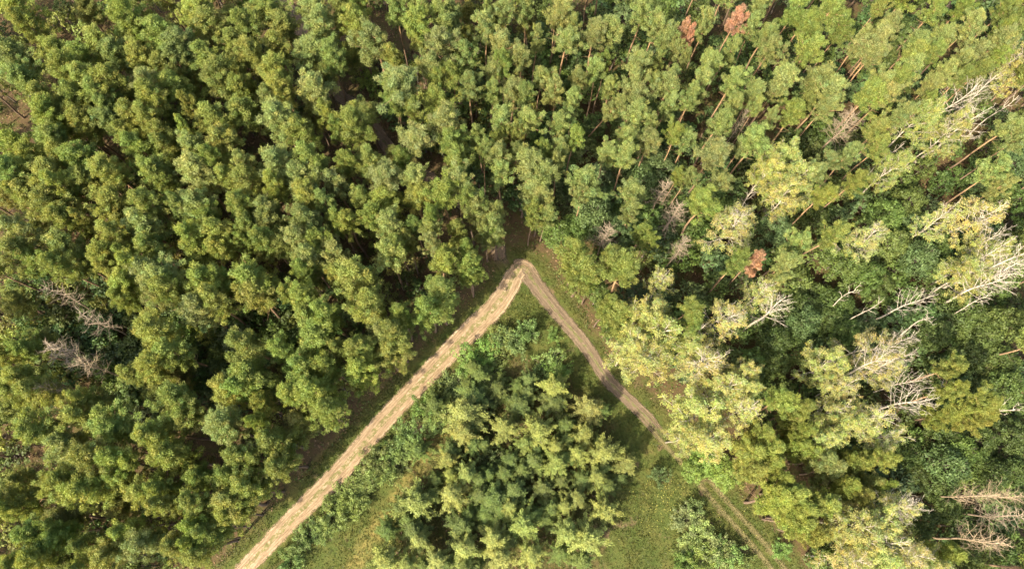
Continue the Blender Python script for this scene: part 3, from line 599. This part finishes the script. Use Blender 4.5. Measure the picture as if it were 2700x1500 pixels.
# drop marks that repeat across the edge of two crops
keep = []
for a in sorted(allp, key=lambda q: -q[4]):
    if all(math.hypot(a[0] - b_[0], a[1] - b_[1]) > .42 * (a[2] + b_[2]) for b_ in keep): keep.append(a)
def pine_spec(px, py, r, k):
    h = 15.5 + rnd.uniform(-1, 1) if k == 'd' else 21.8 + rnd.uniform(-2.3, 2.0) + (r - 35) * .05
    if inside(np.array(px), np.array(py), np.array([(1780, 1200), (1950, 1120), (2300, 1120), (2350, 1300), (2150, 1480), (1900, 1400)], float)): h *= .85
    a = np.array(px), np.array(py)
    deep = min(dist_line(*a, S_PX['sand']), dist_line(*a, S_PX['faint'])) < 185 or (px > 1700 and py > 1080)   # trees at the wood's edge keep their lower limbs
    if deep:
        h *= .92; r = max(20, min(r * .92, min(dist_line(*a, S_PX['sand']) - 36, dist_line(*a, S_PX['faint']) - 10)))
    x, y, R = stand(px, py, r, h * (.78 if deep else .86), h)
    for ln, dm in (('sand', 3.8), ('faint', 3.2), ('grassy', 2.8)):                 # the foot keeps off the tracks
        for _ in range(12):
            q = np.array(x), np.array(y); d0 = dist_line(*q, LINES[ln])
            if d0 >= dm: break
            gx_ = dist_line(q[0] + .05, q[1], LINES[ln]) - d0; gy_ = dist_line(q[0], q[1] + .05, LINES[ln]) - d0; gl = math.hypot(gx_, gy_) + 1e-9
            x += float(gx_ / gl * .4); y += float(gy_ / gl * .4)
    return x, y, R, h, (P_edge[rnd.randrange(5)] if deep else P_pine[rnd.randrange(6) + (0 if px < 1000 + rnd.uniform(-150, 150) else 6)])
def on_track(x, y):
    a = np.array(x), np.array(y); return dist_line(*a, LINES['sand']) < 3.2 or dist_line(*a, LINES['faint']) < 2.6 or dist_line(*a, LINES['grassy']) < 2.2 or bool(inside(*a, CLEARING))
def wide(px): return PINE_W * (1.24 if px < 900 else 1.24 - .24 * (px - 900) / 300 if px < 1200 else 1.0 if px < 1700 else .92)
big, small = keep[:300], keep[300:]
POS = []
for (px, py, r, k, _) in big:
    x, y, R, h, pr = pine_spec(px, py, r, k)
    if on_track(x, y): continue
    POS.append((x, y)); sxy = min(1.6, max(.55, R * wide(px) / 2.1)); rz = rnd.uniform(0, 2 * PI)
    tree('pine_tree', 'pine', lab(f'{size(r, 31, 41)} {HUE[k]} pine', px, py), 'pines of the forest', x, y, pr, sxy, h / 22, rz, vary(TINT[k]))
ST = MB()
def into(mb, pr, x, y, sxy, sz, rz, color):
    z = float(ground_z(np.array(x), np.array(y))) - .06; q = mat4(x, y, z, sxy, sz, rz)
    mb.merge(pr[2], q, None, 0); mb.merge(pr[3], q, color, 1)
for (px, py, r, k, _) in small:
    x, y, R, h, pr = pine_spec(px, py, r, k)
    if on_track(x, y): continue
    POS.append((x, y)); into(ST, pr, x, y, min(1.6, max(.5, R * wide(px) / 2.1)), h / 22, rnd.uniform(0, 2 * PI), vary(TINT[k]))
# the stand goes on beyond the frame, where it still throws shade in
def off_frame(x, y, z, lo, hi):
    px, py = to_px(x, y, z); dx = max(-px, px - PW, 0); dy = max(-py, py - PH, 0); return lo < math.hypot(dx, dy) < hi
P_far = [(0, 0, *pine(180 + i, dens=.3)) for i in range(3)]
cnt = 0; tries = 0
while cnt < 190 and tries < 20000:
    tries += 1
    x, y = rnd.uniform(-105, 105), rnd.uniform(-45, 115)
    if not off_frame(x, y, 17, -1 if False else 12, 330): continue
    if any((x - a) ** 2 + (y - b_) ** 2 < 8.5 for a, b_ in POS): continue
    if dist_line(np.array(x), np.array(y), LINES['sand']) < 9 or dist_line(np.array(x), np.array(y), LINES['grassy']) < 6 or dist_line(np.array(x), np.array(y), LINES['path']) < 3: continue
    if inside(np.array(x), np.array(y), CLEARING) or (-32 < x < 45 and y < 0): continue
    POS.append((x, y)); cnt += 1
    into(ST, P_far[rnd.randrange(3)], x, y, rnd.uniform(.8, 1.15), rnd.uniform(.88, 1.05), rnd.uniform(0, 2 * PI), vary(TINT[rnd.choice('ygpy')]))
o = put('pine_stand', ST.mesh('pine_stand', [M_pbark, M_needle])); o['kind'] = 'stuff'; o['label'] = 'smaller pines filling the gaps of the forest'; o['category'] = 'pine stand'

# one pine that leans well to the side
a0 = Vector((*at(1530, 385, 3), 3)); a1 = Vector((*at(1622, 280, 17.5), 17.5)); dv = (a1 - a0).normalized(); a0 = a0 - dv * (3 / dv.z)
e = tree('pine_tree', 'pine', 'slim pine leaning well to one side over dark undergrowth above the junction', 'pines of the forest', a0.x, a0.y, P_pine[3], .8, .95, 0, vary(C_P))
e.rotation_euler = dv.to_track_quat('Z', 'Y').to_euler()
P_rust = protos('rust', M_pbark, M_needle, [pine(200 + i, rad=1.9, cb=15, nb=24, dens=.75) for i in range(2)])
RUSTL = ['tall rust-brown dying pine by the top edge of the photo', 'slim rust-brown pine below and left of the tallest rust-brown one', 'rust-brown pine left of the other two by the top edge', 'small round rust-brown crown among green trees in the right-hand wood']
for (px, py, r, k), s in zip(read(RUST), RUSTL):
    h = 21.; x, y, R = stand(px, py, r, h * .86, h)
    tree('pine_tree', 'pine', s, 'rust-brown pines', x, y, P_rust[rnd.randrange(2)], min(1.2, max(.45, R / 2)), h / 22 * 1.0, rnd.uniform(0, 6), vary(C_R, .06))

# birches -----------------------------------------------------------------------------------------------
P_bl = protos('birch', M_bbark, M_birch, [birch(300 + i, leafy=.95, nb=24, tw=1.35) for i in range(5)])
P_bh = protos('birch', M_bbark, M_birch, [birch(320 + i, leafy=.6, nb=26, tw=1.35) for i in range(5)])
P_bn = protos('bare_birch', M_bbark, M_birch, [birch(340 + i, leafy=0, nb=22, tw=1.0, rad=2.5, wg=.8, cb=11.5, sub=5, stem=1.3) for i in range(5)])
P_sn = protos('snag', M_bbark, M_birch, [snag(360 + i) for i in range(6)])
for (px, py, r, k) in read(BIRCH):
    h = 19.5 + rnd.uniform(-1.5, 1.5); x, y, R = stand(px, py, r, h * .78, h); POS.append((x, y))
    pr = (P_bl if k == 'l' else P_bh)[rnd.randrange(5)]
    look = ('leafy pale yellow birch' if k == 'l' else 'half bare yellow birch')
    tree('birch_tree', 'birch', lab(f'{size(r, 36, 46)} {look}' if k == 'l' else look, px, py), 'birches on the right side', x, y, pr, min(1.4, max(.6, R * 1.08 / 2.6)), h / 21, rnd.uniform(0, 6), vary(C_BI if k == 'l' else C_BH))
for (px, py, r, k) in read(BARE):
    h = (22. if k == 'n' else 17.) + rnd.uniform(-1, 1); x, y = at(px, py, h); POS.append((x, y)); R = r / px_scale(x, y, h)
    if k == 'n':
        tree('birch_tree', 'bare birch', lab('leafless white birch', px, py), 'bare birches', x, y, P_bn[rnd.randrange(5)], min(1.3, max(.55, R / 1.9)), h / 21, rnd.uniform(0, 6), (1, 1, 1))
    else:
        tree('dead_tree', 'snag', lab('white broken snag', px, py), 'broken snags', x, y, P_sn[rnd.randrange(6)], min(1.2, max(.7, R / 1.5)), h / 17, rnd.uniform(0, 6), (1, 1, 1))

# dead conifers
P_dg = protos('dead', M_dead, M_needle, [dead_pine(400 + i, nb=40, rise=.3, curl=.5) for i in range(2)])
P_db = protos('dead', M_dead, M_needle, [dead_pine(410 + i, nb=60, rise=.5, curl=.2, twigs=8) for i in range(3)])
P_dt = protos('dead', M_pinkdead, M_needle, [dead_pine(420 + i, rad=2.6, nb=40, rise=1.0, curl=.7, twigs=7) for i in range(3)])
for (px, py, r, k) in read(DEAD):
    h = 19. + rnd.uniform(-1, 1); x, y, R = stand(px, py, r, h * .78, h); POS.append((x, y))
    pr, look = {'g': (P_dg, 'dead grey bare conifer'), 'b': (P_db, 'dead brown twiggy conifer'), 't': (P_dt, 'dead tan bare tree')}[k]
    tree('dead_tree', 'dead tree', lab(look, px, py), 'dead trees', x, y, pr[rnd.randrange(len(pr))], min(1.5, max(.5, R / (2.3 if k == 't' else 1.9))), h / 19, rnd.uniform(0, 6), (1, 1, 1))

# broadleaf trees under the tall ones --------------------------------------------------------------------
P_oak = protos('broadleaf', M_oak, M_leaf, [broadleaf(500 + i) for i in range(6)])
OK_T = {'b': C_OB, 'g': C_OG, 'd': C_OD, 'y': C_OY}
OAKP = []
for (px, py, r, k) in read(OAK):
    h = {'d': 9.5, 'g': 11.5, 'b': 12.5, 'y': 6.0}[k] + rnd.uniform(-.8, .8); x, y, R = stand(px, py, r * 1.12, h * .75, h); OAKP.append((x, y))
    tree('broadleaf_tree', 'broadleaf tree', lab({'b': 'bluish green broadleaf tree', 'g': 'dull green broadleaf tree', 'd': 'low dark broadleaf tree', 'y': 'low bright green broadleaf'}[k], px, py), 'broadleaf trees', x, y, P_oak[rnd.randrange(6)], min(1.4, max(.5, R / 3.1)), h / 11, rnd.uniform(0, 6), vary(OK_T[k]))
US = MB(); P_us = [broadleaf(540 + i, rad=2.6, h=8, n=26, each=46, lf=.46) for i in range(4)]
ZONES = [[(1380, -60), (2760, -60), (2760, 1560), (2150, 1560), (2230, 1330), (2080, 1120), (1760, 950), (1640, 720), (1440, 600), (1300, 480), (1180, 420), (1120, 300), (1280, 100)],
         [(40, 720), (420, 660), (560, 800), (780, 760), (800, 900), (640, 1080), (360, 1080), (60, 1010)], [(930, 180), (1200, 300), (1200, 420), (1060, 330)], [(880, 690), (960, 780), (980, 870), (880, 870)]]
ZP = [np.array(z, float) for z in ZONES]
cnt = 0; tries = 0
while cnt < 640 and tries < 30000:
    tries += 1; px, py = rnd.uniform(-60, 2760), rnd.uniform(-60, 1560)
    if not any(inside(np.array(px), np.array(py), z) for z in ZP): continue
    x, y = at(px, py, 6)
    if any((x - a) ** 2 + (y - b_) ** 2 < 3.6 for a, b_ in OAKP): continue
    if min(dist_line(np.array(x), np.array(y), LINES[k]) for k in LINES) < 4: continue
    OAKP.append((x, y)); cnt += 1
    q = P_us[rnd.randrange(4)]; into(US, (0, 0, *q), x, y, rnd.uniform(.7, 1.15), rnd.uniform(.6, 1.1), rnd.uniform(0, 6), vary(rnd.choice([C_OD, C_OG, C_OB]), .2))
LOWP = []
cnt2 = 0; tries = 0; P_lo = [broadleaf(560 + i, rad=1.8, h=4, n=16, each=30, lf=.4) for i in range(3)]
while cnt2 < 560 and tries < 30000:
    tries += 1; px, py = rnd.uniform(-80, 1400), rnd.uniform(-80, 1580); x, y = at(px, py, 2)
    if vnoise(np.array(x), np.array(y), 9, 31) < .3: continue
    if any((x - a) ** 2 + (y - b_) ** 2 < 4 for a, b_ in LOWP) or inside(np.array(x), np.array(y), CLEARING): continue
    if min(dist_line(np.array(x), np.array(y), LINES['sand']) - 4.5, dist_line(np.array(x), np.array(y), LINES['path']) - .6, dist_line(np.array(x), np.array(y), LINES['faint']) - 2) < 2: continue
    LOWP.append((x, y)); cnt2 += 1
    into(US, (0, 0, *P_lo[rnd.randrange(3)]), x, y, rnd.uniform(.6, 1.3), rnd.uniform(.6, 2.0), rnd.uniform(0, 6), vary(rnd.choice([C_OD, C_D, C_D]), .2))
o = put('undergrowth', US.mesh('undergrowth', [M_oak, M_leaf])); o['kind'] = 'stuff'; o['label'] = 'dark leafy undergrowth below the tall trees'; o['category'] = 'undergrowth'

# young birches in the clearing and the bushes along the tracks ------------------------------------------
P_yb = protos('young_birch', M_bbark, M_birch, [young_birch(600 + i) for i in range(6)])
YG = list(read(YOUNG)); tp = [(q[0], q[1]) for q in YG]; tries = 0
while len(YG) < 92 and tries < 4000:
    tries += 1; px, py = rnd.uniform(1020, 1640), rnd.uniform(960, 1490); x, y = at(px, py, 3)
    if not inside(np.array(x), np.array(y), THICKET) or any(math.hypot(px - a, py - b_) < 27 for a, b_ in tp): continue
    tp.append((px, py)); YG.append((px, py, rnd.uniform(23, 34), 'g'))
for (px, py, r, k) in YG:
    h = 9.5 * (r / 38) ** .4 * (.72 if k == 'g' else 1) + rnd.uniform(-.8, .8); x, y, R = stand(px, py, r, h * .6, h)
    tree('young_birch', 'young birch', lab(f'{size(r, 33, 42)} feathery {"yellow-green" if k == "y" else "dark green"} young birch', px, py), 'young birches of the clearing', x, y, P_yb[rnd.randrange(6)], min(1.7, max(.6, R * .98 / 1.9)), h / 9.5, rnd.uniform(0, 6), vary(C_YB if k == 'y' else C_YD))
P_bu = protos('bush', M_oak, M_leaf, [bush(700 + i) for i in range(5)])
BT = {'g': C_BG, 'b': C_BB, 'p': C_BP}
for (px, py, r, k) in read(BUSH):
    x, y, R = stand(px, py, r, 1.8, 2.6)
    tree('bush', 'bush', lab(f'{size(r, 26, 33)} {dict(g="leafy green", b="bluish green", p="pale grey-green")[k]} bush', px, py), 'bushes along the tracks', x, y, P_bu[rnd.randrange(5)], min(1.8, max(.5, R * 1.1 / 1.5)), rnd.uniform(.6, 1.45) * (1.5 if k == 'b' else 1), rnd.uniform(0, 6), vary(BT[k], .24))

# grass, weeds and flowers -------------------------------------------------------------------------------
GR = MB(); FL = MB()
N = 340000; gx = RNG.uniform(-62, 62, N); gy = RNG.uniform(-48, 44, N)
gm = grassiness(gx, gy); dr = np.minimum.reduce([dist_line(gx, gy, LINES['sand']) - 1.75, dist_line(gx, gy, LINES['faint']) - 1.1, dist_line(gx, gy, LINES['path']) - 1.3])
cl = vnoise(gx, gy, 1.3, 21) * .6 + vnoise(gx, gy, 4.5, 22) * .6
ok = (gm > .35) & (dr > 0) & (RNG.random(N) < cl * 1.3 - .12); gx, gy, cl = gx[ok], gy[ok], cl[ok]
P = np.stack([gx, gy, ground_z(gx, gy) + .10], 1); n_g = len(P)
dd = np.clip((2.4 - dist_line(gx, gy, DRY)) / 1.8, 0, 1)[:, None] * .8; hv = vnoise(gx, gy, 2.6, 23)[:, None]
tn = (np.array(C_GR) * (1 - hv) + np.array(C_GR2) * hv) * (1 - dd) + np.array(C_DRY) * dd
up_ = RNG.normal(0, .45, (n_g, 3)) + np.array([0, 0, 1.0])
leaves(GR, P, RNG.normal(0, 1, (n_g, 3)) * np.array([1, 1, .5]) + np.array([0, 0, .5]), .42, .11, .2, along=up_ * 1.0, tint=tn)
o = put('grass', GR.mesh('grass', [M_leaf])); o['kind'] = 'stuff'; o['label'] = 'rough grass and weeds of the clearing'; o['category'] = 'grass'
LT = MB(); N = 150000; lx = RNG.uniform(-105, 110, N); ly = RNG.uniform(-55, 115, N)
ok = (grassiness(lx, ly) < .6) & (vnoise(lx, ly, 1.7, 41) > .35)
for k_ in LINES: ok &= dist_line(lx, ly, LINES[k_]) > (2.2 if k_ == 'sand' else 1.6)
lx, ly = lx[ok], ly[ok]; hv = (vnoise(lx, ly, 2.2, 43) + RNG.normal(0, .18, len(lx)) > .56)[:, None]
leaves(LT, np.stack([lx, ly, ground_z(lx, ly) + .06 + .12 * hv[:, 0]], 1), np.tile([0, 0, 1.2], (len(lx), 1)), .42, .2, .45, tint=np.where(hv, np.array([[.075, .10, .022]]), np.array([[.15, .095, .05]]) * RNG.uniform(.6, 1.5, (len(lx), 1))))
o = put('leaf_litter', LT.mesh('leaf_litter', [M_leaf])); o['kind'] = 'stuff'; o['label'] = 'brown litter and low ferns on the forest floor'; o['category'] = 'leaf litter'
fc = []
for (px, py, n0, sp_) in ((1760, 1330, 190, 40), (1700, 1280, 90, 60), (1850, 1350, 80, 55), (1240, 790, 40, 20), (1365, 830, 40, 30), (1950, 1400, 40, 60)):
    for i in range(n0):
        x, y = at(px + rnd.gauss(0, sp_), py + rnd.gauss(0, sp_)); fc.append((x, y, float(ground_z(np.array(x), np.array(y))) + .3))
fc = np.array(fc); leaves(FL, fc, np.tile([0, 0, 1.], (len(fc), 1)), .11, .09, .3, tint=np.tile(np.array([.45, .42, .10]), (len(fc), 1)))
o = put('wildflowers', FL.mesh('wildflowers', [M_leaf])); o['kind'] = 'stuff'; o['label'] = 'tiny yellow flowers dotted over the grass'; o['category'] = 'wildflowers'
print('pines', len(big), len(small), 'understory', cnt, 'grass', n_g)
